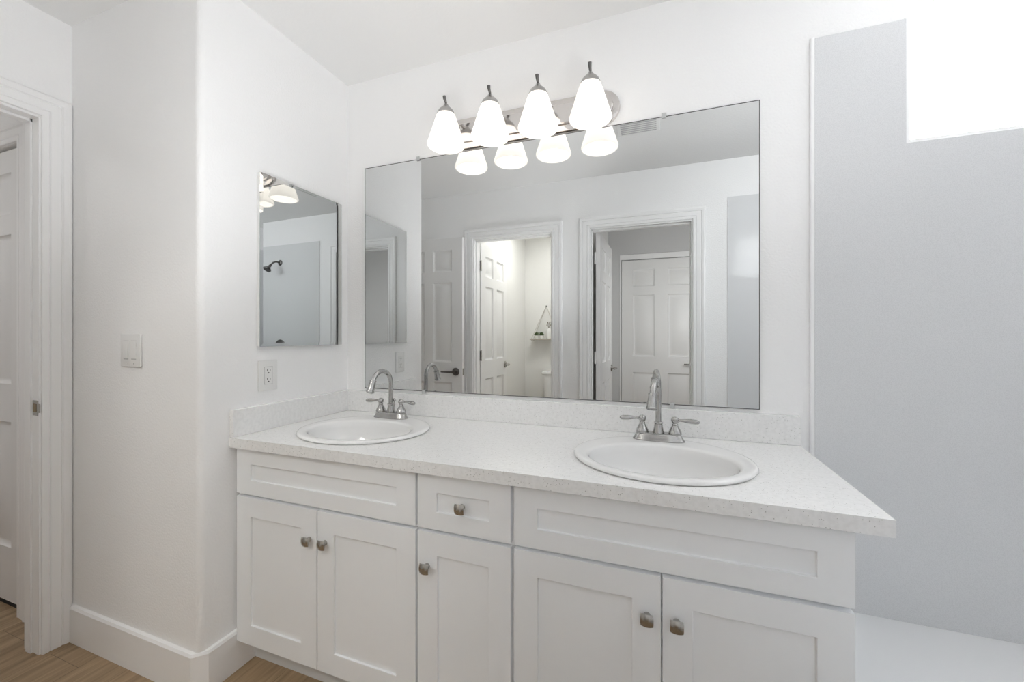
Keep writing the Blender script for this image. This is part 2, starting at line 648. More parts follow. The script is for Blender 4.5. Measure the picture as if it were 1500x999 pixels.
# ------------------------------------------------------------------ doors
def six_panel(w, h, t=0.035, stile=0.115, mull=0.12):
    pw = (w - 2 * stile - mull) / 2
    xa = [(stile, stile + pw), (w - stile - pw, w - stile)]
    zr = [(0.24, 0.80), (0.97, h - 0.375), (h - 0.285, h - 0.10)]
    cells = [(a, b, za, zb) for a, b in xa for za, zb in zr]
    return paneled_slab(w, h, t, cells, [(0.003, 0.004), (0.014, 0.0125), (0.022, 0.0125), (0.046, 0.003)])


def lever(parent, x, y, z, ny, lx, mat=M_NICKD):
    """Lever handle on a door face: the face looks along ny (y), the lever points along lx (x)."""
    ax = 'Y' if ny > 0 else '-Y'
    mb = MB()
    mb.lathe([(0.033, 0), (0.033, 0.006), (0.029, 0.011), (0.012, 0.013), (0.011, 0.045), (0.0, 0.047)], (x, y, z), ax, n=24)
    mb.tube([(x, y + ny * 0.045, z), (x + lx * 0.03, y + ny * 0.052, z), (x + lx * 0.075, y + ny * 0.052, z + .001), (x + lx * 0.115, y + ny * 0.046, z)], [0.010, 0.010, 0.008, 0.007], 12)
    return mb.build('lever_handle', mat, parent)


def hinge(parent, x, y, z, mat, leaf=None):
    mb = MB()
    mb.tube([(x, y, z - 0.045), (x, y, z + 0.045)], 0.0065, 12)
    mb.sphere((x, y, z + 0.047), 0.006, n=10)
    if leaf:
        mb.box(*leaf, z - 0.044, z + 0.044)
    return mb.build('hinge', mat, parent)


HZ = (1.815, 1.015, 0.25)
# door_1: leaf of the far left doorway, swung open against the opposite wall
d1 = thing('door_1', 'white six-panel door opened against the opposite wall, left in the mirror', 'door', (XS + 0.012, SO1 - 0.038, 0.012), 0, kind='structure')
six_panel(0.645, 2.02, stile=0.098, mull=0.085).build('leaf', M_DOOR, d1)
# in paneled_slab the front is y=0 and the back y=t; the face towards the mirror is the back
lever(d1, 0.585, 0.035, 0.893, 1, -1, M_DARKM)
lever(d1, 0.585, 0.0, 0.893, -1, -1, M_DARKM)
MB().box(0.6445, 0.6465, 0.006, 0.029, 0.865, 0.92).build('latch_plate', M_NICKD, d1)
for z in HZ:
    hinge(d1, -0.004, 0.040, z, M_NICKD)

# door_2: toilet room leaf, swung into the toilet room
d2 = thing('door_2', 'white six-panel door opened into the bright toilet room in the mirror', 'door', (-0.048, YB - 0.012, 0.012), R(-90), kind='structure')
six_panel(0.655, 2.02, stile=0.10, mull=0.09).build('leaf', M_DOOR, d2).location = (0, -0.035, 0)
lever(d2, 0.595, 0.0, 0.90, 1, -1)
for z in HZ:
    hinge(d2, -0.006, 0.004, z, M_NICKD, (-0.003, -0.0002, -0.034, 0.0))

# door_3: hall leaf, swung into the hall
d3 = thing('door_3', 'white six-panel door opened into the dim hall in the mirror', 'door', (1.002, YB - 0.008, 0.012), R(-88.6), kind='structure')
six_panel(0.69, 2.02, stile=0.105, mull=0.10).build('leaf', M_DOOR, d3).location = (0, -0.035, 0)
lever(d3, 0.63, 0.0, 0.89, 1, -1)
for z in HZ:
    hinge(d3, -0.004, -0.041, z, M_PLAST, (-0.003, -0.0002, -0.036, -0.004))

# door_4: closed closet door at the back of the hall
d4 = thing('door_4', 'closed grey-white six-panel door at the back of the hall in the mirror', 'door', (CX1, CY, 0.012), R(180), kind='structure')
six_panel(CX1 - CX0 - 0.008, CT - 0.018, stile=0.115, mull=0.13).build('leaf', M_DOOR, d4).location = (0.004, 0.010, 0)
lever(d4, 0.07, 0.01, 0.90, -1, 1)
mb = MB()
mb.box(CX0 - 0.014, CX1 + 0.014, CY, CY + 0.014, CT, CT + 0.055, 0.002, 1)
mb.box(CX0 - 0.014, CX0, CY, CY + 0.010, 0, CT, 0.002, 1)
mb.box(CX1, CX1 + 0.014, CY, CY + 0.010, 0, CT, 0.002, 1)
structure(mb.build('trim_8', M_TRIM), 'flat header trim over the closed hall door', 'door casing')

# door_5: closed door in the next room, seen past the far left jamb
d5 = thing('door_5', 'closed white six-panel door beyond the far left doorway', 'door', (-1.867, YR + 0.012, 0.022), 0, kind='structure')
six_panel(0.715, 2.012, stile=0.11, mull=0.10).build('leaf', M_DOOR, d5)
for z in (1.84, 1.03, 0.25):
    hinge(d5, 0.7195, -0.008, z - 0.0, M_NICK)
mb = MB().box(-1.871, -1.146, YR + 0.016, YR + 0.1, 0.0, 0.030)  # black block stands in for the shade in the door gap
structure(mb.build('door_gap_shade', M_GAPSHADE), 'black strip painting the shade under the closed door beyond the far left doorway', 'painted shade')

# ------------------------------------------------------------------ window
w1 = thing('window_1', 'bright white arch-topped window above the tub', 'window', (0, 0, 0), kind='structure')
# white lined reveal and frame following the arch
outline = [(WA, WZ0), (WA, WZ1)] + arch_pts()[1:-1] + [(WB, WZ1), (WB, WZ0)]
cxw, czw = (WA + WB) / 2, 2.02


def shrink(poly, d):
    out = []
    n = len(poly)
    for i in range(n):
        p0, p1, p2 = Vector(poly[i - 1]), Vector(poly[i]), Vector(poly[(i + 1) % n])
        a = (p1 - p0).normalized()
        b = (p2 - p1).normalized()
        na, nb = Vector((a.y, -a.x)), Vector((b.y, -b.x))
        m = (na + nb) / max(0.2, (1 + na.dot(nb)))
        out.append(tuple(p1 + m * d))
    return out


inner = shrink(outline, 0.012)
inner2 = shrink(outline, 0.034)
mb = MB()
ring = lambda poly, y: [(a, y, b) for a, b in poly]
mb.loops([ring(outline, -0.004), ring(inner, -0.004), ring(inner, 0.075), ring(inner2, 0.078), ring(inner2, 0.110), ring(outline, 0.110)], cap0=False, cap1=False)
mb.build('window_frame', M_TRIM, w1, angle=30)
mb = MB()
mb.loops([ring(inner2, 0.090), ring(inner2, 0.094)])
mb.build('pane', M_PANE, w1)

# ------------------------------------------------------------------ tub surround panels (fixed to the walls)
PX0, PZ0, PZ1 = 1.925, 0.3252, 2.183
mb = MB()
mb.box(PX0, WA, -0.010, -0.0005, PZ0, PZ1)
mb.box(WA, WB, -0.010, -0.0005, PZ0, WZ0)
mb.box(WB, WX1 - 0.001, -0.010, -0.0005, PZ0, PZ1)
o = mb.build('wall_panel_back', M_PANEL)
structure(o, 'pale grey tub surround panel under and beside the window', 'wall panel')
o = MB().box(1.894, WX1 - 0.001, YO + 0.0005, YO + 0.008, PZ0, 2.172).build('wall_panel_opposite', M_PANEL)
structure(o, 'pale grey tub surround panel with the shower head, seen in mirrors', 'wall panel')
o = MB().box(WX1 - 0.008, WX1 - 0.0005, YO + 0.008, -0.010, PZ0, PZ1).build('wall_panel_right', M_PANEL)
structure(o, 'pale grey tub surround panel along the right wall', 'wall panel')
o = MB().box(PX0 - 0.013, PX0, -0.0115, -0.0005, 0.327, PZ1 + 0.004, 0.003).build('trim_10', M_TRIM)
structure(o, 'slim white edge strip along the tub surround beside the vanity', 'trim')

# ------------------------------------------------------------------ bathtub
TX0, TX1, TY0, TY1 = 1.834, WX1 - 0.002, YO + 0.002, -0.002
tub = thing('bathtub', 'white bathtub deck between the vanity and the right wall', 'bathtub', ((TX0 + TX1) / 2, (TY0 + TY1) / 2, 0))
ta, tb = (TX1 - TX0) / 2, (TY1 - TY0) / 2
N = 64


def rect_loop(a, b, z, n=N):
    out = []
    for i in range(n):
        t = 2 * math.pi * (i + .5) / n
        c_, s_ = math.cos(t), math.sin(t)
        k = 1 / max(abs(c_) / a, abs(s_) / b)
        out.append((c_ * k, s_ * k, z))
    # snap the nearest points to the true corners
    for sx in (-1, 1):
        for sy in (-1, 1):
            j = min(range(n), key=lambda q: (out[q][0] - sx * a) ** 2 + (out[q][1] - sy * b) ** 2)
            out[j] = (sx * a, sy * b, z)
    return out


def sl(a, b, z, e, cy=0.0):
    out = []
    for i in range(N):
        t = 2 * math.pi * (i + .5) / N
        c_, s_ = math.cos(t), math.sin(t)
        out.append((a * math.copysign(abs(c_) ** (2 / e), c_), cy + b * math.copysign(abs(s_) ** (2 / e), s_), z))
    return out


rings = [rect_loop(ta, tb, 0.001), rect_loop(ta, tb, 0.3235), rect_loop(ta - .0015, tb - .0015, 0.325),
         sl(ta - .16, tb - .30, 0.325, 4, -0.08), sl(ta - .175, tb - .315, 0.318, 4, -0.08), sl(ta - .20, tb - .35, 0.27, 4, -0.08),
         sl(ta - .24, tb - .42, 0.12, 4, -0.09), sl(ta - .30, tb - .50, 0.07, 3.5, -0.09), sl(.02, .02, 0.06, 2, -0.4)]
mb = MB().loops(rings)
mb.build('shell', M_ACRYL, tub, angle=30)
MB().lathe([(0.035, 0), (0.035, 0.004), (0.02, 0.006), (0, 0.006)], (0, -0.42, 0.062)).build('drain', M_CHROME, tub)

# shower head and valve on the opposite wall above the tub
SHX = 2.44
sh = thing('shower_fixture', 'dark chrome shower head on a bent arm, seen in the small mirror', 'shower head', (SHX, YO + 0.008, 1.985))
MB().lathe([(0.030, 0), (0.030, 0.004), (0.020, 0.012), (0.010, 0.014)], (0, 0, 0), 'Y', n=24).build('wall_flange', M_DARKM, sh)
MB().tube([(0, 0.005, 0), (0, 0.05, 0.004), (0, 0.085, -0.012), (0, 0.115, -0.045)], 0.0085).build('arm', M_DARKM, sh)
dirv = Vector((0, 0.62, -0.78))
MB().lathe([(0.012, -0.005), (0.015, 0.012), (0.012, 0.02), (0.024, 0.038), (0.038, 0.052), (0.040, 0.062), (0.036, 0.066), (0, 0.066)], (0, 0.115, -0.045), n=28, mat=dirv.to_track_quat('Z', 'Y').to_matrix().to_4x4()).build('spray_head', M_DARKM, sh)
sv = thing('shower_valve', 'round dark chrome shower valve trim below the shower head', 'shower valve', (SHX, YO + 0.008, 1.085))
MB().lathe([(0.080, 0), (0.080, 0.004), (0.066, 0.012), (0.030, 0.018), (0.028, 0.045), (0.0, 0.047)], (0, 0, 0), 'Y', n=32).build('escutcheon', M_DARKM, sv)
MB().tube([(0, 0.035, 0), (0.0, 0.045, -0.03), (0, 0.05, -0.075)], [0.009, 0.008, 0.006]).build('lever', M_DARKM, sv)

# ------------------------------------------------------------------ vanity cabinets
CF = -0.567          # front face of doors
SHAKER = [(0.0, 0.009)]


def shaker(name, x0, x1, z0, z1, fr, parent, fz=None):
    w, h = x1 - x0, z1 - z0
    fz = fz or fr
    o = paneled_slab(w, h, 0.019, [(fr, w - fr, fz, h - fz)], [(0.0, 0.0065)], both=False).build(name, M_CAB, parent, loc=(x0, 0, z0), angle=20)
    m = o.modifiers.new('edge', 'BEVEL')
    m.width = 0.0014
    m.segments = 2
    m.limit_method = 'ANGLE'
    return o


def knob(parent, x, z):
    """Square pillow-faced knob on a stem; local to its door or drawer front (front at y=0)."""
    mb = MB()
    mb.lathe([(0.0085, 0.0), (0.0075, 0.006), (0.0065, 0.012), (0.009, 0.017)], (x, 0, z), '-Y', n=16)
    n = 9
    s = 0.0150

    def pt(i, k):
        u, v = -1 + 2 * i / (n - 1), -1 + 2 * k / (n - 1)
        bulge = 1 - 0.05 * (v * v)
        bulge2 = 1 - 0.05 * (u * u)
        d = 0.0255 - 0.0035 * u * u - 0.0035 * v * v
        return (x + s * u * bulge, -d, z + s * v * bulge2)
    bm = mb.bm
    g = [[bm.verts.new(pt(i, k)) for k in range(n)] for i in range(n)]
    for i in range(n - 1):
        for k in range(n - 1):
            bm.faces.new((g[i][k], g[i + 1][k], g[i + 1][k + 1], g[i][k + 1]))
    edge = [g[i][0] for i in range(n)] + [g[n - 1][k] for k in range(1, n)] + [g[i][n - 1] for i in range(n - 2, -1, -1)] + [g[0][k] for k in range(n - 2, 0, -1)]
    back = [bm.verts.new((x + (v.co.x - x) * .82, -0.0145, z + (v.co.z - z) * .82)) for v in edge]
    for i in range(len(edge)):
        j = (i + 1) % len(edge)
        bm.faces.new((edge[i], edge[j], back[j], back[i]))
    bm.faces.new(back)
    o = mb.build('knob', M_NICKD, parent, angle=40)
    o['label'] = 'square satin nickel knob'
    return o


def carcass(parent, x0, x1, bx0=None):
    mb = MB()
    y0, y1 = 0.0195, 0.566
    mb.box(x0, x1, y0, y0 + 0.016, 0.105, 0.8075)
    mb.box(x0, x0 + 0.016, y0 + 0.016, y1, 0.105, 0.8075)
    mb.box(x1 - 0.016, x1, y0 + 0.016, y1, 0.105, 0.8075)
    mb.box(x0 + 0.016, x1 - 0.016, y0 + 0.016, y1, 0.105, 0.121)
    return mb.build('carcass', M_CAB, parent)


def vanity(label, x0, x1, cx0, cx1):
    t = thing('vanity_cabinet', label, 'vanity cabinet', (0, CF, 0), 0, 'white shaker vanity cabinets under the counter')
    carcass(t, cx0, cx1)
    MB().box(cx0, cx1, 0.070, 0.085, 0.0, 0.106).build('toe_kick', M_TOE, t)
    return t


DZ0, DZ1, FZ0, FZ1 = 0.109, 0.632, 0.643, 0.800
v1 = vanity('white shaker sink cabinet under the left sink, against the left wall', 0.015, 0.766, 0.003, 0.7695)
shaker('false_drawer_front', 0.015, 0.766, FZ0, FZ1, 0.069, v1, 0.051)
a = shaker('door', 0.015, 0.3865, DZ0, DZ1, 0.069, v1)
knob(a, 0.3865 - 0.015 - 0.030, 0.533 - DZ0)
a = shaker('door', 0.3905, 0.766, DZ0, DZ1, 0.069, v1)
knob(a, 0.033, 0.533 - DZ0)

v2 = vanity('narrow white cabinet with one drawer over one door, between the sinks', 0.774, 1.067, 0.7705, 1.0715)
a = shaker('drawer', 0.774, 1.067, FZ0, FZ1, 0.064, v2, 0.051)
knob(a, (1.067 - 0.774) / 2, 0.079)
a = shaker('door', 0.774, 1.067, DZ0, DZ1, 0.066, v2)
knob(a, 0.033, 0.533 - DZ0)

v3 = vanity('white shaker sink cabinet under the right sink, next to the bathtub', 1.077, 1.826, 1.0725, 1.8255)
shaker('false_drawer_front', 1.077, 1.826, FZ0, FZ1, 0.066, v3, 0.051)
a = shaker('door', 1.077, 1.449, DZ0, DZ1, 0.066, v3)
knob(a, 0.372 - 0.031, 0.533 - DZ0)
a = shaker('door', 1.453, 1.826, DZ0, DZ1, 0.066, v3)
knob(a, 0.031, 0.533 - DZ0)

# ------------------------------------------------------------------ countertop
ZC, TH, CD, CR = 0.8436, 0.0351, -0.587, 1.884
S1X, S2X, SY = 0.378, 1.447, -0.3225
ct = thing('countertop', 'long speckled white quartz countertop holding both sinks', 'countertop', (0, 0, ZC))


def holed_slab(x0, x1, y0, y1, z0, z1, holes):
    mb = MB()
    bm = mb.bm
    cuts = [x0]
    regs = []
    xa = x0
    for (cx, cy, a, b) in holes:
        h0, h1 = cx - a - 0.03, cx + a + 0.03
        regs.append((xa, h0, None))
        regs.append((h0, h1, (cx, cy, a, b)))
        xa = h1
    regs.append((xa, x1, None))

    def quad(*ps):
        bm.faces.new([bm.verts.new(p) for p in ps])
    for (p, q, hole) in regs:
        if hole is None:
            for z in (z0, z1):
                quad((p, y0, z), (q, y0, z), (q, y1, z), (p, y1, z))
        else:
            cx, cy, a, b = hole
            angs = [2 * math.pi * i / 64 for i in range(64)] + [math.atan2(yy - cy, xx - cx) % (2 * math.pi) for xx in (p, q) for yy in (y0, y1)]
            angs = sorted(set(round(t, 6) for t in angs))

            def outp(t):
                c_, s_ = math.cos(t), math.sin(t)
                k = min(((q - cx) / c_ if c_ > 1e-9 else (p - cx) / c_ if c_ < -1e-9 else 1e9), ((y1 - cy) / s_ if s_ > 1e-9 else (y0 - cy) / s_ if s_ < -1e-9 else 1e9))
                return cx + c_ * k, cy + s_ * k
            for t0_, t1_ in zip(angs, angs[1:] + angs[:1]):
                i0 = (cx + a * math.cos(t0_), cy + b * math.sin(t0_))
                i1 = (cx + a * math.cos(t1_), cy + b * math.sin(t1_))
                o0, o1 = outp(t0_), outp(t1_)
                for z in (z0, z1):
                    quad((*i0, z), (*o0, z), (*o1, z), (*i1, z))
                quad((*i0, z0), (*i1, z0), (*i1, z1), (*i0, z1))
        for y in (y0, y1):
            quad((p, y, z0), (q, y, z0), (q, y, z1), (p, y, z1))
    for x in (x0, x1):
        quad((x, y0, z0), (x, y1, z0), (x, y1, z1), (x, y0, z1))
    bmesh.ops.remove_doubles(bm, verts=bm.verts[:], dist=1e-5)
    return mb


holed_slab(0.001, CR, CD, -0.001, -TH, 0.0, [(S1X, SY, 0.225, 0.20), (S2X, SY, 0.225, 0.20)]).build('slab', M_QUARTZ, ct, angle=30)
MB().box(0.0015, CR, -0.021, -0.001, 0.0003, 0.098, 0.0015, 1).build('backsplash', M_QUARTZ, ct)
MB().box(0.001, 0.021, CD + 0.003, -0.0215, 0.0003, 0.098, 0.0015, 1).build('side_splash', M_QUARTZ, ct)


# ------------------------------------------------------------------ sinks
def make_sink(label, x):
    t = thing('sink', label, 'sink', (x, SY, ZC), 0, 'oval drop-in sinks in the counter')
    by = -0.030
    rings = [superloop(0, 0, .246, .217, 0.0010), superloop(0, 0, .2505, .221, 0.003), superloop(0, 0, .252, .2225, 0.0065),
             superloop(0, 0, .2495, .220, 0.0105), superloop(0, 0, .243, .2135, 0.0125), superloop(0, -.001, .234, .2045, 0.0118),
             superloop(0, by * .9, .215, .163, 0.0112), superloop(0, by, .207, .155, 0.009), superloop(0, by, .2015, .1495, 0.003)]
    for k in range(1, 12):
        q = R(90) * k / 12
        rings.append(superloop(0, by, .2015 * math.cos(q) ** .9, .1495 * math.cos(q) ** .9, 0.003 - .146 * math.sin(q)))
    rings.append(superloop(0, by, .02, .02, -0.1431))
    under = [superloop(0, by, .03, .03, -0.150), superloop(0, by, .11, .085, -0.140), superloop(0, by, .19, .139, -0.075), superloop(0, by, .208, .156, -0.020), superloop(0, by * .8, .206, .160, -0.002), superloop(0, -.003, .219, .193, 0.0006)]
    MB().loops(under[::1] + rings).build('basin', M_PORC, t, angle=60)
    MB().lathe([(0.026, 0), (0.026, 0.003), (0.019, 0.0045), (0.017, 0.002), (0, 0.002)], (0, by, -0.1432)).build('drain', M_NICK, t)
    return t


make_sink('white oval drop-in sink at the left, near the wall corner', S1X)
make_sink('white oval drop-in sink at the right, near the tub end', S2X)


# ------------------------------------------------------------------ faucets
def make_faucet(label, x, swing):
    t = thing('faucet', label, 'faucet', (x, -0.144, ZC + 0.0118), 0, 'brushed nickel centerset faucets')
    MB().loops([superloop(0, 0, .083, .0285, 0.0, 48, 2.7), superloop(0, 0, .0835, .029, 0.003, 48, 2.7), superloop(0, 0, .080, .027, 0.006, 48, 2.7),
                superloop(0, 0, .0745, .0240, 0.016, 48, 2.7), superloop(0, 0, .0705, .0225, 0.0225, 48, 2.7), superloop(0, 0, .067, .020, 0.0245, 48, 2.7)]).build('base_plate', M_NICK, t, angle=50)
    MB().lathe([(0.0185, 0.0235), (0.0192, 0.026), (0.0165, 0.034), (0.0140, 0.046), (0.0130, 0.055), (0.0145, 0.057), (0.0145, 0.060), (0.0115, 0.0625)]).build('spout_collar', M_NICK, t, angle=40)
    d = Vector((math.sin(swing), -math.cos(swing), 0))
    r, zc = 0.056, 0.148
    pts = [Vector((0, 0, 0.060)), Vector((0, 0, 0.11)), Vector((0, 0, 0.135))]
    last = 162
    for k in range(0, 19):
        a = R(last * k / 18)
        pts.append(d * (r - r * math.cos(a)) + Vector((0, 0, zc + r * math.sin(a))))
    sp = MB().tube(pts, 0.0094, 16).build('spout', M_NICK, t, angle=60)
    e = pts[-1]
    tv = (pts[-1] - pts[-2]).normalized()
    MB().lathe([(0.0100, -0.006), (0.0130, -0.005), (0.0135, -0.003), (0.0128, 0.0), (0.0130, 0.010), (0.0150, 0.036), (0.0150, 0.038), (0.0165, 0.039), (0.0168, 0.044), (0.013, 0.046), (0, 0.044)], e, n=24, mat=tv.to_track_quat('Z', 'Y').to_matrix().to_4x4()).build('spray_head', M_NICK, sp, angle=40)
    for s in (-1, 1):
        h = MB().lathe([(0.0202, 0.0235), (0.0210, 0.0260), (0.0198, 0.032), (0.0165, 0.039), (0.0115, 0.049), (0.0085, 0.0535), (0.0100, 0.0555), (0.0085, 0.058), (0.0075, 0.060),
                        (0.0110, 0.064), (0.0128, 0.070), (0.0115, 0.076), (0.007, 0.0805), (0, 0.082)], (s * 0.052, 0, 0), n=24).build('handle', M_NICK, t, angle=45)
        MB().tube([(s * 0.060, 0, 0.0705), (s * 0.072, 0, 0.0705), (s * 0.084, -.001, 0.0705), (s * 0.100, -.003, 0.070), (s * 0.114, -.005, 0.0695), (s * 0.123, -.006, 0.069), (s * 0.126, -.006, 0.069)],
                  [0.0042, 0.0042, 0.0058, 0.0078, 0.0078, 0.0060, 0.003], 14).build('lever', M_NICK, h, angle=60)
    mb = MB().tube([(0, 0.022, 0.016), (0, 0.022, 0.068)], 0.0028, 10)
    mb.lathe([(0.003, 0), (0.0075, 0.003), (0.0085, 0.008), (0.006, 0.013), (0, 0.014)], (0, 0.022, 0.066), n=16)
    mb.build('lift_rod', M_NICK, t)
    return t


make_faucet('brushed nickel gooseneck faucet on the left sink by the corner', 0.363, R(-3))
make_faucet('brushed nickel gooseneck faucet on the right sink', 1.443, R(-9))

# ------------------------------------------------------------------ large wall mirror
MX0, MX1, MZ0, MZ1 = 0.1097, 1.7686, 0.9547, 2.0141
wm = thing('wall_mirror', 'large frameless rectangular mirror over the double vanity', 'mirror', ((MX0 + MX1) / 2, 0, MZ0))
hw, hh = (MX1 - MX0) / 2, MZ1 - MZ0
MB().box(-hw, hw, -0.006, -0.0005, 0, hh).build('glass', M_MIRROR, wm)
e = 0.0022
mb = MB()
for a in ((-hw - .0004, -hw + e, 0, hh), (hw - e, hw + .0004, 0, hh), (-hw, hw, -.0004, e), (-hw, hw, hh - e, hh + .0004)):
    mb.box(a[0], a[1], -0.0064, -0.0008, a[2], a[3])
mb.build('edge', M_EDGE, wm)
for x, z in ((0.410, MZ1), (1.462, MZ1), (0.440, MZ0), (1.490, MZ0)):
    s = 1 if z > 1.5 else -1
    zz = z - MZ0
    mb = MB()
    mb.box(x - (MX0 + MX1) / 2 - .008, x - (MX0 + MX1) / 2 + .008, -0.0105, -0.0066, min(zz - s * .007, zz + s * .012), max(zz - s * .007, zz + s * .012), 0.001, 1)
    mb.build('clip', M_CLEAR, wm)

# ------------------------------------------------------------------ medicine cabinet on the left wall
mc = thing('medicine_cabinet', 'narrow mirrored medicine cabinet on the left wall', 'medicine cabinet', (0.0, -0.272, 1.165))
MB().box(0.0005, 0.0135, -0.2075, 0.2075, 0.002, 0.665, 0.001, 1).build('body', M_PLAST, mc)
# door: bevelled mirror, very slightly ajar
md = MB()
y0, y1, z0, z1, bw = 0.0, 0.417, 0.0, 0.667, 0.0135
rings = [[(0.000, y0, z0), (0.000, y1, z0), (0.000, y1, z1), (0.000, y0, z1)],
         [(0.0035, y0, z0), (0.0035, y1, z0), (0.0035, y1, z1), (0.0035, y0, z1)],
         [(0.0039, y0 + bw, z0 + bw), (0.0039, y1 - bw, z0 + bw), (0.0039, y1 - bw, z1 - bw), (0.0039, y0 + bw, z1 - bw)]]
md.loops(rings)
md.build('mirror_door', M_MIRROR, mc, loc=(0.0145, -0.2085, 0.0), rot=(0, 0, R(-0.6)), angle=1)

# ------------------------------------------------------------------ electrical
ol = thing('outlet', 'white duplex wall outlet under the medicine cabinet', 'outlet', (0, -0.435, 1.052))
MB().box(0.0003, 0.0065, -0.041, 0.041, -0.060, 0.060, 0.003, 2).build('cover_plate', M_PLAST, ol)
mb = MB().box(0.006, 0.0072, -0.0180, 0.0180, -0.0345, 0.0345)
mb.build('gap_line', M_GREYLINE, ol)
rc = MB().box(0.006, 0.0085, -0.0168, 0.0168, -0.0333, 0.0333, 0.0008, 1).build('receptacle', M_PLAST, ol)
mb = MB()
for zc_ in (0.019, -0.015):
    mb.box(0.0082, 0.0088, -0.0075, -0.0055, zc_ - .003, zc_ + .006)
    mb.box(0.0082, 0.0088, 0.0052, 0.0070, zc_ - .002, zc_ + .005)
    mb.lathe([(0.0026, 0), (0.0026, 0.0006)], (0.0082, -0.0005, zc_ - 0.009), 'X', n=10)
mb.build('slots', M_SLOT, rc)

sw = thing('light_switch', 'white two-gang switch plate on the wall by the left doorway', 'light switch', (-0.361, YR, 1.154))
MB().box(-0.058, 0.058, -0.0085, -0.0003, -0.060, 0.060, 0.003, 2).build('cover_plate', M_PLAST, sw)
for s in (-1, 1):
    x = s * 0.023
    pd = MB().prism([(-0.0088, 0.030), (-0.0115, -0.004), (-0.0105, -0.030), (-0.0080, -0.030), (-0.0080, 0.030)], x - 0.0150, x + 0.0150, lambda a_, b_, c_: (c_, a_, b_ + 0.004)).build('rocker', M_PLAST, sw)
    MB().box(x - 0.0135, x + 0.0135, -0.0092, -0.0083, -0.0335, -0.0300).build('dimmer_slot', M_GREYLINE, sw)
    mb = MB().box(x - 0.016, x + 0.016, -0.0088, -0.0083, 0.0345, 0.0355)
    mb.build('gap_line', M_GREYLINE, sw)
    MB().lathe([(0.0028, 0), (0.0026, 0.0010), (0, 0.0012)], (x + 0.001, -0.0084, -0.048), '-Y', n=12).build('screw', M_GREYLINE if s > 0 else M_PLAST, sw)

# ------------------------------------------------------------------ vanity light bar
VLX, VLZ = 0.916, 2.085
vl = thing('vanity_light', 'four-shade vanity light bar above the large mirror', 'vanity light', (VLX, 0, VLZ))


def stadium(hw_, hh_, y, n=14):
    pts = []
    for k in range(n + 1):
        a_ = -math.pi / 2 + math.pi * k / n
        pts.append((hw_ - hh_ + hh_ * math.cos(a_), y, hh_ * math.sin(a_)))
    for k in range(n + 1):
        a_ = math.pi / 2 + math.pi * k / n
        pts.append((-hw_ + hh_ + hh_ * math.cos(a_), y, hh_ * math.sin(a_)))
    return pts


MB().loops([stadium(.390, .066, -0.0005), stadium(.390, .066, -0.010), stadium(.388, .064, -0.016), stadium(.384, .060, -0.018), stadium(.366, .042, -0.0185), stadium(.364, .040, -0.027), stadium(.360, .036, -0.030)]).build('backplate', M_CHROME, vl, angle=30)
LY = -0.125
for i in range(4):
    x = -0.2955 + 0.197 * i
    am = MB().tube([(x, -0.030, 0.0), (x, -0.040, 0.012), (x, -0.042, 0.025), (x, -0.046, 0.042), (x, -0.060, 0.056), (x, -0.085, 0.058), (x, LY + .014, 0.050)], 0.0065, 12)
    am.lathe([(0.019, 0), (0.018, 0.006), (0.010, 0.012)], (x, -0.033, 0), '-Y', n=20)
    am = am.build('arm', M_CHROME, vl, angle=50)
    zb = 1.985 - VLZ
    # frosted glass shade, flaring to a rounded rolled rim, open below
    KS = 0.80
    prof = [(0.0350, 0.168), (0.0378, 0.160), (0.0418, 0.145), (0.0510, 0.110), (0.0615, 0.070), (0.0703, 0.036), (0.0745, 0.020), (0.0762, 0.012), (0.0750, 0.004), (0.0705, 0.0),
            (0.0675, 0.003), (0.0712, 0.013), (0.0700, 0.022), (0.0665, 0.036), (0.0580, 0.070), (0.0475, 0.110), (0.0383, 0.145), (0.0342, 0.160), (0.0310, 0.165)]
    prof = [(r_, z_ * KS) for r_, z_ in prof]
    s = MB().lathe(prof, (x, LY, zb), n=40, cap0=False, cap1=False).build('shade', M_SHADE, vl, angle=70)
    zt = zb + 0.160 * KS
    cp = MB().lathe([(0.0, 0.006), (0.0365, 0.0), (0.0372, 0.006), (0.0345, 0.011), (0.031, 0.020), (0.0225, 0.029), (0.0145, 0.036), (0.0100, 0.043), (0.0075, 0.047), (0.0, 0.048)], (x, LY, zt), n=28)
    cp.build('cap', M_CAPM, s, angle=45)
    MB().tube([(x, LY, zt + 0.044), (x, LY - 0.001, zt + 0.052), (x, LY - 0.006, zt + 0.058), (x, LY - 0.012, zt + 0.064), (x, LY - 0.014, zt + 0.074)], [0.0050, 0.0048, 0.0052, 0.0062, 0.0070], 12).build('finial', M_DARKM, s, angle=50)
    bl = MB().sphere((x, LY, zb + 0.052), 0.026, n=20)
    bl.lathe([(0.014, 0.074), (0.013, 0.120)], (x, LY, zb), n=16)
    bl.build('bulb', M_BULB, s, angle=60)

# ------------------------------------------------------------------ ceiling exhaust grille (reflected at the top of the mirror)
vg = thing('exhaust_vent', 'white ceiling exhaust grille seen at the top of the mirror', 'vent', (1.33, -0.86, H))
MB().box(-0.12, 0.12, -0.12, 0.12, -0.012, -0.0003, 0.004, 2).build('frame', M_PLAST, vg)
mb = MB()
for k in range(9):
    y = -0.092 + 0.023 * k
    mb.box(-0.10, 0.10, y - 0.005, y + 0.005, -0.0135, -0.0118)
mb.build('louvres', M_GREYLINE, vg)

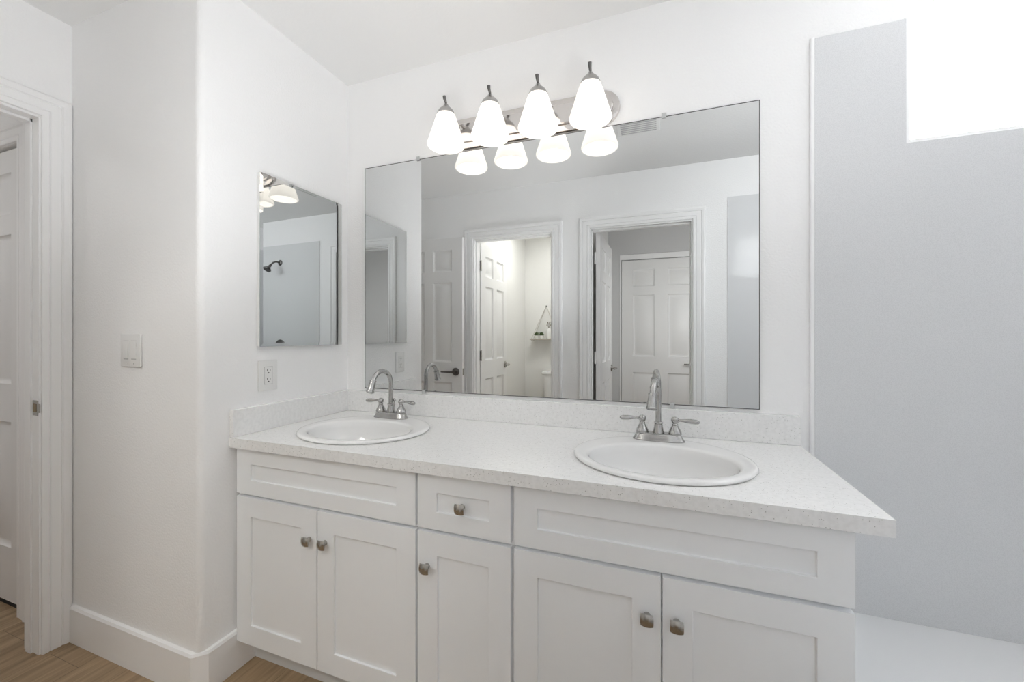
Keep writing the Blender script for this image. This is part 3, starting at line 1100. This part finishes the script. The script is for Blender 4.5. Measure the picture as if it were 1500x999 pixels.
# ------------------------------------------------------------------ toilet room
WY = -3.2
hs = thing('hanging_shelf', 'small rope-hung wall shelf in the toilet room', 'shelf', (0.152, WY, 1.155))
MB().box(-0.180, 0.180, 0.002, 0.125, 0, 0.014, 0.002, 1).build('board', M_SHELF, hs)
mb = MB()
for s in (-1, 1):
    mb.tube([(s * 0.160, 0.020, -0.006), (s * 0.160, 0.020, 0.02), (s * 0.004, 0.012, 0.41)], 0.0032, 8)
    mb.tube([(s * 0.160, 0.108, -0.006), (s * 0.160, 0.108, 0.02), (s * 0.004, 0.016, 0.41)], 0.0032, 8)
    for y in (0.02, 0.108):
        mb.sphere((s * 0.160, y, -0.006), 0.007, n=8)
mb.build('rope', M_ROPE, hs)
MB().lathe([(0.009, 0), (0.009, 0.004), (0.004, 0.006), (0.004, 0.022), (0.007, 0.026), (0, 0.027)], (0, 0.0005, 0.412), 'Y', n=14).build('hook', M_NICK, hs)


def succulent(label, x):
    t = thing('potted_succulent', label, 'potted plant', (x, WY + 0.070, 1.1695), 0, 'small succulents on the hanging shelf')
    MB().lathe([(0.017, 0), (0.021, 0.002), (0.024, 0.035), (0.0245, 0.040), (0.0215, 0.040), (0.020, 0.034), (0, 0.033)], n=20).build('pot', M_POT, t)
    mb = MB()
    for ring_, cnt, ln, tilt in ((0, 9, 0.040, 55), (1, 7, 0.048, 30), (2, 5, 0.050, 10)):
        for k in range(cnt):
            a_ = 2 * math.pi * (k + ring_ * .4) / cnt
            d_ = Vector((math.cos(a_) * math.sin(R(tilt)), math.sin(a_) * math.sin(R(tilt)), math.cos(R(tilt))))
            b_ = Vector((0, 0, 0.034))
            mb.tube([b_, b_ + d_ * ln * .45, b_ + d_ * ln * .8, b_ + d_ * ln], [0.004, 0.0085, 0.006, 0.0008], 7)
    mb.build('leaves', M_LEAF, t)
    return t


succulent('small green succulent in a white pot, at the end of the hanging shelf', 0.045)
succulent('small green succulent in a white pot, next to the white vase', 0.105)
va = thing('vase', 'white ceramic vase with a dry sprig on the hanging shelf', 'vase', (0.195, WY + 0.066, 1.1695))
MB().lathe([(0.026, 0), (0.031, 0.004), (0.034, 0.04), (0.033, 0.085), (0.024, 0.112), (0.015, 0.122), (0.015, 0.132), (0.012, 0.132), (0.011, 0.12)], n=24).build('body', M_POT, va)
mb = MB()
for k in range(6):
    a_ = 2 * math.pi * k / 6
    tip = Vector((0.020 * math.cos(a_), 0.012 * math.sin(a_), 0.165 + 0.015 * (k % 3)))
    mb.tube([(0, 0, 0.12), tip * 0.6 + Vector((0, 0, 0.06)), tip], 0.0014, 6)
    mb.sphere(tip, 0.008, n=8)
mb.build('sprig', M_SPRIG, va)

tl = thing('toilet', 'white toilet under the hanging shelf, tank top showing', 'toilet', (0.362, WY, 0))


def rsl(a, b, z, cy, e=3.6, n=40):
    return [(p[0], p[1], p[2]) for p in superloop(0, cy, a, b, z, n, e)]


MB().loops([rsl(.195, .078, .38, .105), rsl(.21, .085, .41, .105), rsl(.222, .092, .70, .105), rsl(.224, .093, .745, .105)]).build('tank', M_PORC, tl, angle=40)
MB().loops([rsl(.230, .098, .746, .105), rsl(.236, .102, .752, .105), rsl(.236, .102, .772, .105), rsl(.228, .096, .782, .105)]).build('tank_lid', M_PORC, tl, angle=40)
MB().loops([rsl(.11, .20, .001, .36, 2.6), rsl(.105, .19, .05, .36, 2.6), rsl(.10, .17, .16, .36, 2.4), rsl(.15, .21, .28, .40, 2.2), rsl(.18, .245, .37, .43, 2.2), rsl(.183, .25, .395, .43, 2.2), rsl(.12, .18, .395, .44, 2.2), rsl(.09, .13, .25, .44, 2.1)]).build('bowl', M_PORC, tl, angle=50)
MB().loops([rsl(.185, .25, .397, .43, 2.2), rsl(.188, .253, .402, .43, 2.2), rsl(.185, .25, .425, .43, 2.2), rsl(.17, .235, .430, .43, 2.2)]).build('seat_lid', M_PLAST, tl, angle=40)
mb = MB().lathe([(0.012, 0), (0.012, 0.008), (0.006, 0.010), (0.006, 0.018)], (0.15, 0.198, 0.69), 'Y', n=14)
mb.tube([(0.15, 0.214, 0.69), (0.11, 0.218, 0.685), (0.08, 0.216, 0.682)], 0.005, 8)
mb.build('flush_lever', M_CHROME, tl)
